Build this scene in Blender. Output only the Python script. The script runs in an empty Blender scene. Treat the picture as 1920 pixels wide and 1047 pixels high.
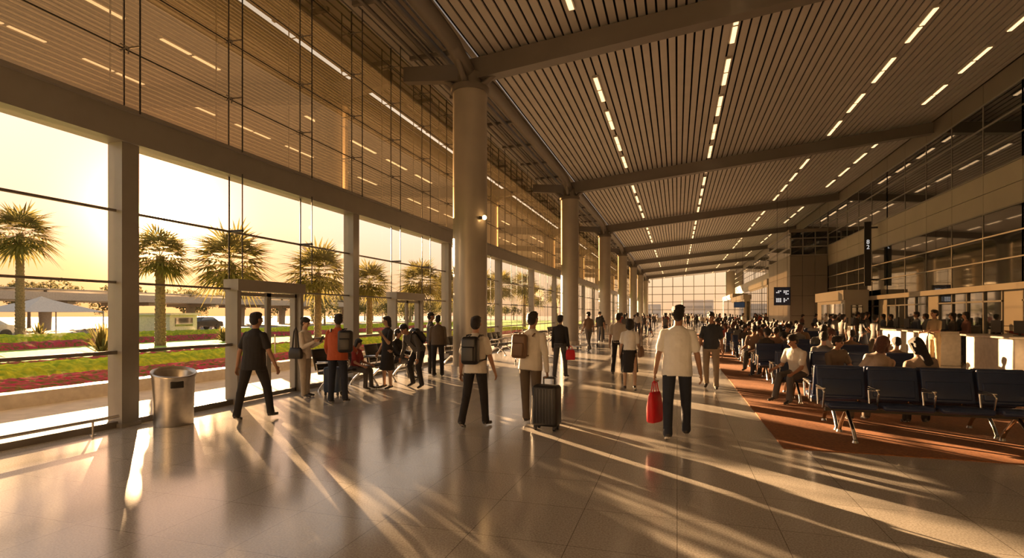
import bpy, math, random
from mathutils import Vector, Matrix, noise
from mathutils.bvhtree import BVHTree
R=random.Random(7)
COL=bpy.context.scene.collection
V=Vector
# ---------------------------------------------------------------- materials
def newmat(name):
    m=bpy.data.materials.new(name); m.use_nodes=True
    nt=m.node_tree; nt.nodes.clear()
    out=nt.nodes.new('ShaderNodeOutputMaterial')
    return m,nt,out
def mat(name,c,rough=.5,metal=0,var=.12,scale=8,bump=0,bscale=60,emis=0,spec=.5,coat=0):
    m,nt,out=newmat(name)
    b=nt.nodes.new('ShaderNodeBsdfPrincipled')
    tc=nt.nodes.new('ShaderNodeTexCoord'); n=nt.nodes.new('ShaderNodeTexNoise')
    n.inputs['Scale'].default_value=scale; n.inputs['Detail'].default_value=4
    nt.links.new(tc.outputs['Object'],n.inputs['Vector'])
    r=nt.nodes.new('ShaderNodeValToRGB')
    r.color_ramp.elements[0].position=.3; r.color_ramp.elements[1].position=.7
    r.color_ramp.elements[0].color=tuple(x*(1-var) for x in c)+(1,)
    r.color_ramp.elements[1].color=tuple(min(1,x*(1+var)) for x in c)+(1,)
    nt.links.new(n.outputs['Fac'],r.inputs['Fac']); nt.links.new(r.outputs['Color'],b.inputs['Base Color'])
    b.inputs['Roughness'].default_value=rough; b.inputs['Metallic'].default_value=metal
    b.inputs['Specular IOR Level'].default_value=spec; b.inputs['Coat Weight'].default_value=coat
    if emis:
        b.inputs['Emission Color'].default_value=tuple(c)+(1,); b.inputs['Emission Strength'].default_value=emis
    if bump:
        n2=nt.nodes.new('ShaderNodeTexNoise'); n2.inputs['Scale'].default_value=bscale
        nt.links.new(tc.outputs['Object'],n2.inputs['Vector'])
        bp=nt.nodes.new('ShaderNodeBump'); bp.inputs['Strength'].default_value=bump; bp.inputs['Distance'].default_value=.02
        nt.links.new(n2.outputs['Fac'],bp.inputs['Height']); nt.links.new(bp.outputs['Normal'],b.inputs['Normal'])
    nt.links.new(b.outputs[0],out.inputs[0])
    return m
def randmat(name,cols,rough=.8):
    m,nt,out=newmat(name)
    b=nt.nodes.new('ShaderNodeBsdfPrincipled'); b.inputs['Roughness'].default_value=rough
    oi=nt.nodes.new('ShaderNodeObjectInfo'); r=nt.nodes.new('ShaderNodeValToRGB')
    r.color_ramp.interpolation='CONSTANT'
    k=len(cols); e=r.color_ramp.elements
    while len(e)<k: e.new(.5)
    for i,c in enumerate(cols): e[i].position=i/k
    for i,c in enumerate(cols): e[i].color=tuple(c)+(1,)
    w=nt.nodes.new('ShaderNodeMath'); w.operation='MULTIPLY'; w.inputs[1].default_value=7.31+len(name)
    f=nt.nodes.new('ShaderNodeMath'); f.operation='FRACT'
    nt.links.new(oi.outputs['Random'],w.inputs[0]); nt.links.new(w.outputs[0],f.inputs[0])
    nt.links.new(f.outputs[0],r.inputs['Fac']); nt.links.new(r.outputs['Color'],b.inputs['Base Color'])
    nt.links.new(b.outputs[0],out.inputs[0]); return m
def leafmat(name,c1,c2,scale=3,trans=.45):
    m,nt,out=newmat(name)
    tc=nt.nodes.new('ShaderNodeTexCoord'); n=nt.nodes.new('ShaderNodeTexNoise'); n.inputs['Scale'].default_value=scale
    nt.links.new(tc.outputs['Object'],n.inputs['Vector'])
    r=nt.nodes.new('ShaderNodeValToRGB'); r.color_ramp.elements[0].position=.35; r.color_ramp.elements[1].position=.65
    r.color_ramp.elements[0].color=c1+(1,); r.color_ramp.elements[1].color=c2+(1,)
    nt.links.new(n.outputs['Fac'],r.inputs['Fac'])
    d=nt.nodes.new('ShaderNodeBsdfDiffuse'); t=nt.nodes.new('ShaderNodeBsdfTranslucent'); mx=nt.nodes.new('ShaderNodeMixShader')
    mx.inputs[0].default_value=trans
    nt.links.new(r.outputs['Color'],d.inputs['Color']); nt.links.new(r.outputs['Color'],t.inputs['Color'])
    nt.links.new(d.outputs[0],mx.inputs[1]); nt.links.new(t.outputs[0],mx.inputs[2]); nt.links.new(mx.outputs[0],out.inputs[0])
    return m
def glassmat(name,tint,gl,base,amp,power,frit=0,fritc=(.8,.6,.3)):
    m,nt,out=newmat(name)
    tr=nt.nodes.new('ShaderNodeBsdfTransparent'); tr.inputs[0].default_value=tint+(1,)
    g=nt.nodes.new('ShaderNodeBsdfGlossy'); g.inputs['Color'].default_value=gl+(1,); g.inputs['Roughness'].default_value=.012
    lw=nt.nodes.new('ShaderNodeLayerWeight'); lw.inputs[0].default_value=.5
    p=nt.nodes.new('ShaderNodeMath'); p.operation='POWER'; p.inputs[1].default_value=power
    ma=nt.nodes.new('ShaderNodeMath'); ma.operation='MULTIPLY_ADD'; ma.inputs[1].default_value=amp; ma.inputs[2].default_value=base
    nt.links.new(lw.outputs['Facing'],p.inputs[0]); nt.links.new(p.outputs[0],ma.inputs[0])
    mx=nt.nodes.new('ShaderNodeMixShader'); nt.links.new(ma.outputs[0],mx.inputs[0])
    nt.links.new(tr.outputs[0],mx.inputs[1]); nt.links.new(g.outputs[0],mx.inputs[2])
    last=mx
    if frit:
        # faint printed horizontal frit lines plus dust
        tl=nt.nodes.new('ShaderNodeBsdfTranslucent'); tl.inputs[0].default_value=fritc+(1,)
        mf=nt.nodes.new('ShaderNodeMixShader')
        tc=nt.nodes.new('ShaderNodeTexCoord'); n=nt.nodes.new('ShaderNodeTexNoise'); n.inputs['Scale'].default_value=40
        nt.links.new(tc.outputs['Object'],n.inputs['Vector'])
        sp=nt.nodes.new('ShaderNodeSeparateXYZ'); nt.links.new(tc.outputs['Object'],sp.inputs[0])
        mz=nt.nodes.new('ShaderNodeMath'); mz.operation='MULTIPLY'; mz.inputs[1].default_value=1/.07; nt.links.new(sp.outputs['Z'],mz.inputs[0])
        fr=nt.nodes.new('ShaderNodeMath'); fr.operation='FRACT'; nt.links.new(mz.outputs[0],fr.inputs[0])
        gt=nt.nodes.new('ShaderNodeMath'); gt.operation='GREATER_THAN'; gt.inputs[1].default_value=.72; nt.links.new(fr.outputs[0],gt.inputs[0])
        st_=nt.nodes.new('ShaderNodeMath'); st_.operation='MULTIPLY_ADD'; st_.inputs[1].default_value=.009; st_.inputs[2].default_value=frit; nt.links.new(gt.outputs[0],st_.inputs[0])
        mr=nt.nodes.new('ShaderNodeMath'); mr.operation='MULTIPLY'; nt.links.new(st_.outputs[0],mr.inputs[1])
        a2=nt.nodes.new('ShaderNodeMath'); a2.operation='MULTIPLY_ADD'; a2.inputs[1].default_value=1.2; a2.inputs[2].default_value=.4; nt.links.new(n.outputs['Fac'],a2.inputs[0])
        nt.links.new(a2.outputs[0],mr.inputs[0]); nt.links.new(mr.outputs[0],mf.inputs[0])
        nt.links.new(mx.outputs[0],mf.inputs[1]); nt.links.new(tl.outputs[0],mf.inputs[2]); last=mf
    nt.links.new(last.outputs[0],out.inputs[0]); return m

def floormat():
    m,nt,out=newmat('polished_granite_tiles'); L=nt.links
    b=nt.nodes.new('ShaderNodeBsdfPrincipled'); tc=nt.nodes.new('ShaderNodeTexCoord')
    br=nt.nodes.new('ShaderNodeTexBrick'); br.offset=0; br.inputs['Scale'].default_value=1
    br.inputs['Brick Width'].default_value=.75; br.inputs['Row Height'].default_value=.75; br.inputs['Mortar Size'].default_value=.003
    br.inputs['Mortar Smooth'].default_value=.1; br.inputs['Bias'].default_value=0
    br.inputs['Color1'].default_value=(.53,.505,.465,1); br.inputs['Color2'].default_value=(.49,.465,.43,1); br.inputs['Mortar'].default_value=(.19,.17,.15,1)
    L.new(tc.outputs['Object'],br.inputs['Vector'])
    n=nt.nodes.new('ShaderNodeTexNoise'); n.inputs['Scale'].default_value=70; n.inputs['Detail'].default_value=3
    L.new(tc.outputs['Object'],n.inputs['Vector'])
    r=nt.nodes.new('ShaderNodeValToRGB'); r.color_ramp.elements[0].position=.35; r.color_ramp.elements[1].position=.65
    r.color_ramp.elements[0].color=(.68,.66,.63,1); r.color_ramp.elements[1].color=(1.05,1.05,1.05,1)
    L.new(n.outputs['Fac'],r.inputs['Fac'])
    mx=nt.nodes.new('ShaderNodeMix'); mx.data_type='RGBA'; mx.blend_type='MULTIPLY'; mx.inputs[0].default_value=1
    L.new(br.outputs['Color'],mx.inputs[6]); L.new(r.outputs['Color'],mx.inputs[7]); L.new(mx.outputs[2],b.inputs['Base Color'])
    n2=nt.nodes.new('ShaderNodeTexNoise'); n2.inputs['Scale'].default_value=1.3; L.new(tc.outputs['Object'],n2.inputs['Vector'])
    mr=nt.nodes.new('ShaderNodeMapRange'); mr.inputs[3].default_value=.12; mr.inputs[4].default_value=.19
    L.new(n2.outputs['Fac'],mr.inputs[0]); L.new(mr.outputs[0],b.inputs['Roughness'])
    b.inputs['Specular IOR Level'].default_value=1.0
    L.new(b.outputs[0],out.inputs[0]); return m

M={}
M['floor']=floormat()
M['steel']=mat('brushed_stainless',(.55,.52,.48),.32,1,.08,20)
M['chrome']=mat('chrome_tube',(.7,.68,.64),.18,1,.03)
M['alu']=mat('painted_aluminium',(.25,.235,.21),.42,.1,.05,4)
M['beam']=mat('painted_beam_grey',(.16,.145,.13),.45,.1,.05,2)
M['colm']=mat('satin_column_paint',(.38,.35,.30),.33,.25,.05,2)
M['slat']=mat('ceiling_slat_paint',(.44,.415,.385),.5,0,.06,1.5)
M['plenum']=mat('dark_plenum',(.005,.0045,.004),.9)
M['cream']=mat('cream_wall_panel',(.40,.36,.29),.45,.0,.05,1)
M['creamd']=mat('brown_grey_wall_panel',(.18,.155,.13),.45,.0,.05,1)
M['dark']=mat('dark_metal',(.03,.027,.024),.4,.3)
M['black']=mat('black_plastic',(.012,.012,.014),.4)
M['glass']=glassmat('clear_window_glass',(.97,.95,.92),(1,.95,.85),.03,.6,4)
M['upglass']=glassmat('bronze_fritted_glass',(.105,.080,.050),(.95,.86,.70),.42,.55,1.4,.006,(.9,.66,.36))
M['dglass']=mat('dark_reflective_glass',(.008,.011,.013),.04,.0,.2,1,spec=1,coat=1)
M['glow']=mat('warm_lamp_diffuser',(1,.66,.34),.5,emis=1.8,var=.0)
M['carpet']=mat('rust_orange_carpet',(.24,.09,.028),.95,0,.25,30,.4,200)
M['seat']=mat('navy_seat_leatherette',(.014,.028,.08),.42,0,.1,10,.1,90)
M['wire']=mat('dark_perforated_seat',(.05,.045,.04),.4,.5)
M['counter']=mat('white_counter_laminate',(.52,.48,.42),.3)
M['pave']=mat('walkway_paving',(.40,.36,.31),.7,0,.15,3)
M['asph']=mat('asphalt',(.16,.14,.12),.8,0,.15,1)
M['lawn']=mat('lawn_grass',(.22,.40,.05),.95,0,.3,6,.8,80)
M['curb']=mat('granite_curb',(.36,.33,.30),.6)
M['magenta']=leafmat('magenta_flowers',(.52,.06,.17),(.14,.17,.05),9,.4)
M['yellowg']=leafmat('golden_hedge_leaves',(.50,.54,.06),(.24,.36,.05),7,.4)
M['palm']=leafmat('palm_fronds',(.11,.10,.04),(.19,.16,.05),3,.45)
M['tree']=leafmat('tree_leaves',(.10,.10,.05),(.18,.16,.08),2,.4)
M['bark']=mat('palm_bark',(.17,.12,.08),.9,0,.4,14,.8,30)
M['conc']=mat('pale_concrete',(.38,.33,.28),.8)
M['haze']=mat('pale_building_render',(.6,.52,.44),.8)
M['white']=mat('white_fabric',(.45,.41,.36),.7)
M['carp']=mat('pale_car_paint',(.4,.38,.36),.25,coat=1)
M['screen']=mat('dark_screen_face',(.01,.012,.02),.2,emis=.4)
M['mark']=mat('lit_white_lettering',(.85,.85,.85),.5,emis=.7)
M['blue']=mat('blue_screen_face',(.03,.07,.15),.3,emis=.2)
M['red']=mat('red_bag_fabric',(.62,.012,.02),.5,0,.1)
M['bluecase']=mat('blue_suitcase_shell',(.03,.06,.13),.35)
M['brown']=mat('brown_leather',(.16,.09,.05),.5)

# ---------------------------------------------------------------- mesh builder
class MB:
    def __init__(s): s.v=[];s.f=[];s.m=[];s.s=[]
    def add(s,vs,fs,m=0,sm=False,X=None):
        o=len(s.v)
        s.v+= [tuple(X@V(a)) if X else tuple(a) for a in vs]
        for f in fs: s.f.append([i+o for i in f]); s.m.append(m); s.s.append(sm)
    def box(s,x0,x1,y0,y1,z0,z1,m=0,X=None):
        s.add([(x0,y0,z0),(x1,y0,z0),(x1,y1,z0),(x0,y1,z0),(x0,y0,z1),(x1,y0,z1),(x1,y1,z1),(x0,y1,z1)],
              [(0,3,2,1),(4,5,6,7),(0,1,5,4),(1,2,6,5),(2,3,7,6),(3,0,4,7)],m,False,X)
    def cone(s,p0,p1,r0,r1=None,n=14,m=0,cap=True,X=None,sx=1,sy=1):
        if r1 is None:r1=r0
        p0=V(p0);p1=V(p1);d=(p1-p0).normalized()
        a=V((0,0,1)) if abs(d.z)<.9 else V((1,0,0))
        u=d.cross(a).normalized();w=d.cross(u)
        vs=[];fs=[]
        for p,r in((p0,r0),(p1,r1)):
            for i in range(n):
                t=2*math.pi*i/n; vs.append(p+u*(math.cos(t)*r*sx)+w*(math.sin(t)*r*sy))
        for i in range(n): j=(i+1)%n; fs.append((i,j,n+j,n+i))
        s.add(vs,fs,m,True,X)
        if cap: s.add(vs,[tuple(range(n))[::-1],tuple(range(n,2*n))],m,False,X)
    def tube(s,pts,r,n=8,m=0,X=None):
        for a,b in zip(pts[:-1],pts[1:]): s.cone(a,b,r,r,n,m,True,X)
        for p in pts[1:-1]: s.ball(p,(r,r,r),m,8,6,X)
    def ball(s,c,r,m=0,n=14,k=9,X=None):
        vs=[(c[0],c[1],c[2]+r[2])]
        for j in range(1,k):
            a=math.pi*j/k
            for i in range(n):
                t=2*math.pi*i/n; vs.append((c[0]+r[0]*math.sin(a)*math.cos(t),c[1]+r[1]*math.sin(a)*math.sin(t),c[2]+r[2]*math.cos(a)))
        vs.append((c[0],c[1],c[2]-r[2])); fs=[]
        for i in range(n): fs.append((0,1+i,1+(i+1)%n))
        for j in range(k-2):
            for i in range(n):
                a=1+j*n+i;b=1+j*n+(i+1)%n; fs.append((a,a+n,b+n,b))
        l=len(vs)-1
        for i in range(n): fs.append((l,l-n+(i+1)%n,l-n+i))
        s.add(vs,fs,m,True,X)
    def rbox(s,c,h,r=.02,m=0,X=None,seg=3):
        vs=[];n=4*(seg+1)
        prof=[]
        for k in range(seg+1):
            a=math.pi/2*k/seg; prof.append((r*math.cos(a), r*math.sin(a)))
        zl=[( -h[2]+r-b, a) for (a,b) in prof[::-1]]+[(h[2]-r+b,a) for (a,b) in prof]
        for z,ro in zl:
            for q,(sx,sy) in enumerate(((1,1),(-1,1),(-1,-1),(1,-1))):
                for k in range(seg+1):
                    t=math.pi/2*(q+k/seg)
                    vs.append((c[0]+sx*(h[0]-r)+ro*math.cos(t),c[1]+sy*(h[1]-r)+ro*math.sin(t),c[2]+z))
        fs=[]
        for j in range(len(zl)-1):
            for i in range(n): fs.append((j*n+i,j*n+(i+1)%n,(j+1)*n+(i+1)%n,(j+1)*n+i))
        fs.append(tuple(range(n))[::-1]); fs.append(tuple(range((len(zl)-1)*n,len(zl)*n)))
        s.add(vs,fs,m,True,X)
    def mesh(s,name,mats):
        me=bpy.data.meshes.new(name); me.from_pydata(s.v,[],s.f)
        for x in mats: me.materials.append(M[x] if isinstance(x,str) else x)
        me.polygons.foreach_set('material_index',s.m); me.polygons.foreach_set('use_smooth',s.s)
        me.update(); return me
def tag(o,label=None,cat=None,kind=None,group=None):
    if label:o['label']=label
    if cat:o['category']=cat
    if kind:o['kind']=kind
    if group:o['group']=group
    return o
def obj(name,mb,mats,parent=None,**k):
    o=bpy.data.objects.new(name,mb.mesh(name,mats) if isinstance(mb,MB) else mb); COL.objects.link(o)
    if parent:o.parent=parent
    return tag(o,**k)
def empty(name,loc=(0,0,0),rz=0,**k):
    o=bpy.data.objects.new(name,None); o.empty_display_size=.2; o.location=loc; o.rotation_euler[2]=rz; COL.objects.link(o); return tag(o,**k)
def struct(name,mb,mats,label): return obj(name,mb,mats,label=label,kind='structure')

XF=-7.85; XR=11.0; Y0=-14; Y1=115; XC=-5.57
def zc(x): return 8.85+.09*(x-XC)
# ---------------------------------------------------------------- shell
b=MB(); b.box(XF-.25,XR+.3,Y0,Y1,-.2,0); struct('floor',b,['floor'],'polished speckled granite tile floor of the terminal')
b=MB()
x=XC+.3
while x<XR-.05:
    x1=min(x+.185,XR)
    vs=[(x,Y0,zc(x)),(x1,Y0,zc(x1)),(x1,Y1,zc(x1)),(x,Y1,zc(x))]
    b.add(vs+[(p[0],p[1],p[2]+.05) for p in vs],[(0,3,2,1),(4,5,6,7),(0,1,5,4),(1,2,6,5),(2,3,7,6),(3,0,4,7)],0)
    x+=.24
x=XF-4
while x<XC-.2:
    b.box(x,x+.185,Y0,Y1,9.3,9.35,0); x+=.24
b.add([(XC,Y0,zc(XC)+.4),(XR+.3,Y0,zc(XR)+.4),(XR+.3,Y1,zc(XR)+.4),(XC,Y1,zc(XC)+.4)],[(0,3,2,1)],1)
b.box(XF-4.2,XC,Y0,Y1,9.6,9.8,1); b.box(XF-4.25,XF-4.15,Y0,Y1,9.15,9.8,0)
struct('ceiling',b,['slat','plenum'],'long slatted metal ceiling rising gently across the hall')
# end walls
b=MB(); b.box(XF,XR,Y0-.3,Y0,0,11); struct('wall_back',b,['cream'],'cream panelled end wall of the terminal')
b=MB()
b.box(XF,-7,Y1,Y1+.3,0,10.6,0); b.box(9.4,XR,Y1,Y1+.3,0,10.6,0); b.box(-7,9.4,Y1,Y1+.3,0,1.0,0)
struct('wall_far',b,['cream'],'end wall framing a big gridded window')
b=MB(); b.add([(-7,Y1+.15,1),(9.4,Y1+.15,1),(9.4,Y1+.15,10.6),(-7,Y1+.15,10.6)],[(0,1,2,3)],1)
for i in range(9): x=-7+i*2.05; b.box(x-.07,x+.07,Y1,Y1+.2,1,10.5)
for z in (2.6,4.2,5.8,7.4): b.box(-7,9.4,Y1+.01,Y1+.19,z-.06,z+.06)
struct('window_99',b,['alu','glass'],'big gridded end window of the hall')
# ---------------------------------------------------------------- glazed facade
ti=1; wi=1
posts=[5.86+5.8*k for k in range(-3,19)]
for y in posts:
    b=MB(); b.box(XF-.14,XF+.14,y-.13,y+.13,0,4.2,0); b.box(XF-.16,XF+.16,y-.15,y+.15,0,.06,0)
    struct('trim_%d'%ti,b,['alu'],'slim rectangular steel post of the glazed wall'); ti+=1
b=MB(); b.box(XF-.2,XF+.2,Y0,Y1,4.17,4.66,0); b.box(XF-.25,XF+.25,Y0,Y1,4.60,4.66,0)
struct('trim_%d'%ti,b,['alu'],'long horizontal box beam above the lower windows'); ti+=1
DO=[(7.84,9.65),(13.6,15.35)]
for y in posts[:-1]:
    ya=y+.13; yb=y+5.67
    dd=[d for d in DO if d[0]>ya and d[1]<yb]
    b=MB()
    def pane(p,q,z0,z1,mi):
        b.add([(XF,p,z0),(XF,q,z0),(XF,q,z1),(XF,p,z1)],[(0,1,2,3)],mi)
    if dd:
        d=dd[0]; pane(ya,d[0],.08,4.17,1); pane(d[1],yb,.08,4.17,1); pane(d[0],d[1],2.3,4.17,1)
        segs=[(ya,d[0]),(d[1],yb)]
    else: pane(ya,yb,.08,4.17,1); segs=[(ya,yb)]
    for z,h in((3.17,.017),(2.12,.017)):
        for p,q in (segs if z<2.3 else [(ya,yb)]): b.box(XF-.02,XF+.03,p,q,z-h,z+h,2)
    for p,q in segs:
        b.box(XF-.04,XF+.05,p,q,1.07,1.12,2); b.box(XF-.06,XF+.06,p,q,0,.09,2)
    for k in (1,2):
        yk=y+5.8*k/3
        z0=2.3 if dd and dd[0][0]-.05<yk<dd[0][1]+.1 else 0
        b.cone((XF+.02,yk,z0),(XF+.02,yk,4.17),.014,.014,6,0)
        b.cone((XF+.30,yk+.02,z0),(XF+.30,yk+.02,4.2),.011,.011,6,0)
        for z in (2.12,3.17): 
            if z>z0: b.box(XF-.02,XF+.32,yk-.02,yk+.03,z-.02,z+.02,0)
    struct('window_%d'%wi,b,['dark','glass','beam'],'clear floor window with thin dark transoms'); wi+=1
    b=MB()
    pane(y,y+5.8,4.66,9.3,1)
    for z in(5.6,6.65,7.7,8.75): b.box(XF-.01,XF+.012,y,y+5.8,z-.008,z+.008,0)
    for k in range(3):
        yk=y+5.8*k/3
        b.cone((XF+.01,yk,4.66),(XF+.01,yk,9.3),.010,.010,6,0)
        b.cone((XF+.30,yk+.02,4.6),(XF+.30,yk+.02,9.4),.012,.012,8,0)
        for z in(5.6,6.65,7.7,8.75):
            b.cone((XF,yk,z),(XF+.31,yk+.02,z),.012,.012,6,2)
            for a,c in((1,1),(1,-1),(-1,1),(-1,-1)):
                b.cone((XF+.10,yk,z),(XF+.01,yk+a*.06,z+c*.05),.010,.010,5,2)
    struct('window_%d'%wi,b,['dark','upglass','beam'],'bronze tinted upper glass with spider fittings and tension rods'); wi+=1
# doors
for i,d in enumerate(DO):
    b=MB(); p,q=d
    b.box(XF-.12,XF+.16,p,p+.09,0,2.15,0); b.box(XF-.12,XF+.16,q-.09,q,0,2.15,0); b.box(XF-.14,XF+.2,p-.02,q+.02,2.09,2.3,0)
    mid=(p+q)/2
    for a,c in((p+.1,mid-.01),(mid+.01,q-.1)):
        b.add([(XF+.03,a,.06),(XF+.03,c,.06),(XF+.03,c,2.06),(XF+.03,a,2.06)],[(0,1,2,3)],1)
        for e in(a,c-.05): b.box(XF,XF+.06,e,e+.05,.01,2.08,0)
        b.box(XF,XF+.06,a,c,.01,.09,0); b.box(XF,XF+.06,a,c,2.0,2.07,0)
        b.cone((XF+.1,(mid-.12 if a<mid-.1 else mid+.12),.85),(XF+.1,(mid-.12 if a<mid-.1 else mid+.12),1.25),.015,.015,6,2)
    struct('door_%d'%(i+1),b,['alu','glass','chrome'],'double sliding glass door in a slim metal frame')
# ---------------------------------------------------------------- columns and beams
colY=[14-14.6,14,28.6,43.2,57.8,72.4,87.0,101.6]
b=MB(); b.cone((0,0,.0),(0,0,7.95),.48,.48,40); shaftm=b.mesh('shaft',['colm'])
b=MB(); b.cone((0,0,0),(0,0,.22),.53,.53,40); basem=b.mesh('base_ring',['steel'])
b=MB(); b.cone((0,0,7.85),(0,0,8.0),.54,.54,40); b.cone((0,0,8.0),(0,0,8.4),.36,.34,30)
for a in range(4):
    t=a*math.pi/2
    c,s=math.cos(t),math.sin(t)
    b.cone((c*.3,s*.3,8.0),(c*1.3,s*1.3,8.75),.09,.08,10)
headm=b.mesh('capital',['beam'])
for y in colY:
    e=empty('column',(XC,y,0),label='tall round beige column with branching steel head',cat='column',group='hall columns')
    for n,me in(('shaft',shaftm),('base_ring',basem),('capital',headm)):
        o=bpy.data.objects.new(n,me); COL.objects.link(o); o.parent=e
    b=MB(); 
    def xb(xa,xb_,za,zb,ha,hb,w):
        vs=[(xa,-w,za),(xa,w,za),(xb_,w,zb),(xb_,-w,zb),(xa,-w,za+ha),(xa,w,za+ha),(xb_,w,zb+hb),(xb_,-w,zb+hb)]
        b.add(vs,[(0,1,2,3),(7,6,5,4),(0,3,7,4),(1,5,6,2),(0,4,5,1),(3,2,6,7)],0)
    xb(XC,XR,8.2,9.82,.58,.46,.13); xb(XF+.25,XC,8.42,8.2,.42,.46,.13)
    xb(XC,XR,8.18,9.80,.04,.04,.19)
    o=obj('ceiling_beam',b,['beam'],label='deep grey steel roof beam crossing the slatted ceiling',cat='beam',group='roof beams'); o.location=(0,y,0)
b=MB()
for i in range(len(colY)-1):
    ya,yb_=colY[i],colY[i+1]
    pts=[]
    for k in range(13):
        t=k/12; e=max(0,abs(t-.5)*2-.72)/.28
        pts.append((XC,ya+(yb_-ya)*t,8.76-.42*e*e))
    for p,q in zip(pts[:-1],pts[1:]): b.cone(p,q,.21,.21,16,0)
b.cone((XC,Y0,8.4),(XC,colY[0],8.4),.21,.21,16); b.cone((XC,colY[-1],8.4),(XC,Y1,8.4),.21,.21,16)
obj('roof_girder',b,['beam'],label='long tubular steel girder linking the column heads',cat='beam')
b=MB()
for xx,z,r in((-6.4,9.06,.08),(-6.8,9.08,.06),(-7.1,9.02,.05)): b.cone((xx,Y0+.1,z),(xx,Y1-.1,z),r,r,8)
for k in range(44):
    y=-12+k*2.9; b.box(-7.5,-5.85,y-.05,y+.05,9.12,9.22)
obj('overhead_pipe',b,['beam'],label='service pipes and brackets under the ceiling edge',cat='pipe')
# ceiling lights
b=MB(); b.box(-.06,.06,-.95,-.06,-.02,.0,1); b.box(-.06,.06,.06,.95,-.02,.0,1); b.box(-.095,.095,-1.0,1.0,0,.07,0); 
lightm=b.mesh('ceiling_light',['white','glow'])
for x,off in((-2.45,0),(1.5,.7),(6.65,.3),(9.5,1.0)):
    y=-11.5+off
    while y<Y1-2:
        if all(abs(y-c)>1.2 for c in colY):
            o=bpy.data.objects.new('ceiling_light',lightm); COL.objects.link(o); o.location=(x,y,zc(x)-.06); o.rotation_euler[1]=-math.atan(.09)
            tag(o,'long warm recessed strip light in the slatted ceiling','light',group='ceiling strip lights')
        y+=2.92
e=empty('column_glint',(XC+.46,13.7,4.3),label='small glowing bead added on round column as a sun glint',cat='glint')  # added glowing bead on a mount, imitates a sun glint on the column edge
b=MB(); b.cone((-.06,0,0),(.05,0,0),.05,.04,12); obj('glint_mount',b,['dark'],e)
b=MB(); b.ball((.08,0,0),(.06,.06,.06)); obj('glint_bead',b,[mat('glint_glow',(1,.55,.2),emis=30,var=0)],e)
# ---------------------------------------------------------------- right wall
def panelwall(b,xf,ya,yb,z0,z1,py,pz,m=0):
    y=ya
    while y<yb-.01:
        z=z0
        ye=min(y+py,yb)
        while z<z1-.01:
            ze=min(z+pz,z1); b.box(xf,xf+.1,y+.012,ye-.012,z+.01,ze-.01,m); z=ze
        y=ye
b=MB()
b.box(XR+.1,XR+.3,Y0,Y1,0,11,1)
panelwall(b,XR,Y0,Y1,5.4,6.9,2.4,.75,0); panelwall(b,XR,Y0,Y1,9.5,10.3,2.4,.8,2)
y=Y0
while y<Y1:
    panelwall(b,XR,y,min(y+1.1,Y1),0,2.5,1.1,1.25,0); y+=6.0
b.box(XR-.25,XR,Y0,Y1,2.5,2.72,0)
struct('wall_right',b,['cream','dark','creamd'],'cream panelled inner wall with strips of dark glass')
def band(n,xf,ya,yb,z0,z1,dy,dz,label):
    b=MB(); b.box(xf,xf+.04,ya,yb,z0,z1,1)
    y=ya
    while y<=yb+.01: b.box(xf-.02,xf+.05,y-.018,y+.018,z0,z1,0); y+=dy
    z=z0
    while z<=z1+.01: b.box(xf-.04,xf+.05,ya,yb,z-.025,z+.025,0); z+=dz
    struct('window_%d'%n,b,['alu','dglass'],label)
W=100
for ya in range(-14,46,12):
    band(W,XR,ya,ya+12,2.72,5.4,2.4,.893,'dark reflective interior glazing in a metal grid'); W+=1
    band(W,XR,ya,ya+12,6.9,9.5,2.4,.8667,'high dark glazing strip in a metal grid'); W+=1
for ya in range(46,115,23):
    band(W,XR,ya,ya+23,2.72,5.4,2.3,.893,'dark reflective interior glazing in a metal grid'); W+=1
    band(W,XR,ya,ya+23,6.9,9.5,2.3,.8667,'high dark glazing strip in a metal grid'); W+=1
y=Y0+1.1; dn=3
while y<60:
    b=MB(); b.box(XR+.02,XR+.06,y,y+4.9,0,2.5,1)
    for k in range(5): b.box(XR-.04,XR+.08,y+k*1.2,y+k*1.2+.06,0,2.5,0)
    b.box(XR-.04,XR+.08,y,y+4.9,2.1,2.16,0)
    struct('door_%d'%dn,b,['alu','dglass'],'dark glazed shopfront doors under the cream wall'); dn+=1
    y+=6.0
# projecting block
b=MB()
b.box(8.5,XR,46.1,56,0,8.1,2); panelwall(b,8.38,46,56,0,6.2,2.5,1.55,0)
for i in range(3): 
    for k in range(4): b.box(8.4+i*.86,8.4+i*.86+.84,45.98,46.1,k*1.55+.01,k*1.55+1.53,0)
b.box(8.3,XR,45.9,56.1,8.0,8.25,0)
for z in(6.2,6.85,7.5): b.box(8.34,XR,45.94,56,z,z+.08,1)
for i in range(4): b.box(8.4+i*.85,8.46+i*.85,45.95,46.05,6.2,8.0,1)
b.box(8.42,XR,46.02,56,6.2,8.0,3)
struct('wall_block',b,['creamd','alu','dark','dglass'],'tall brown grey panelled volume with glazed top storey')
for (ya,yb,xa,h) in ((36,42.5,9.5,3.1),(58,72,8.6,5.2),(74,90,8.2,4.2),(92,112,8.6,5.0)):
    e=empty('shop_unit',(0,0,0),label='low cream shop box with dark glazed front and fascia',cat='shop')
    b=MB(); b.box(xa,XR-.3,ya,yb,0,h,0); b.box(xa-.12,XR-.3,ya-.12,yb+.1,h-.6,h,0); obj('shell',b,['cream'],e)
    b=MB(); k=ya+.4
    while k<yb-1.5: b.box(xa-.03,xa+.02,k,k+1.5,.1,h-.8,0); k+=1.7
    b.box(xa+.3,XR-.6,ya-.03,ya+.02,.9,h-.9,0); obj('shopfront_glass',b,['dglass'],e)
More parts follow.
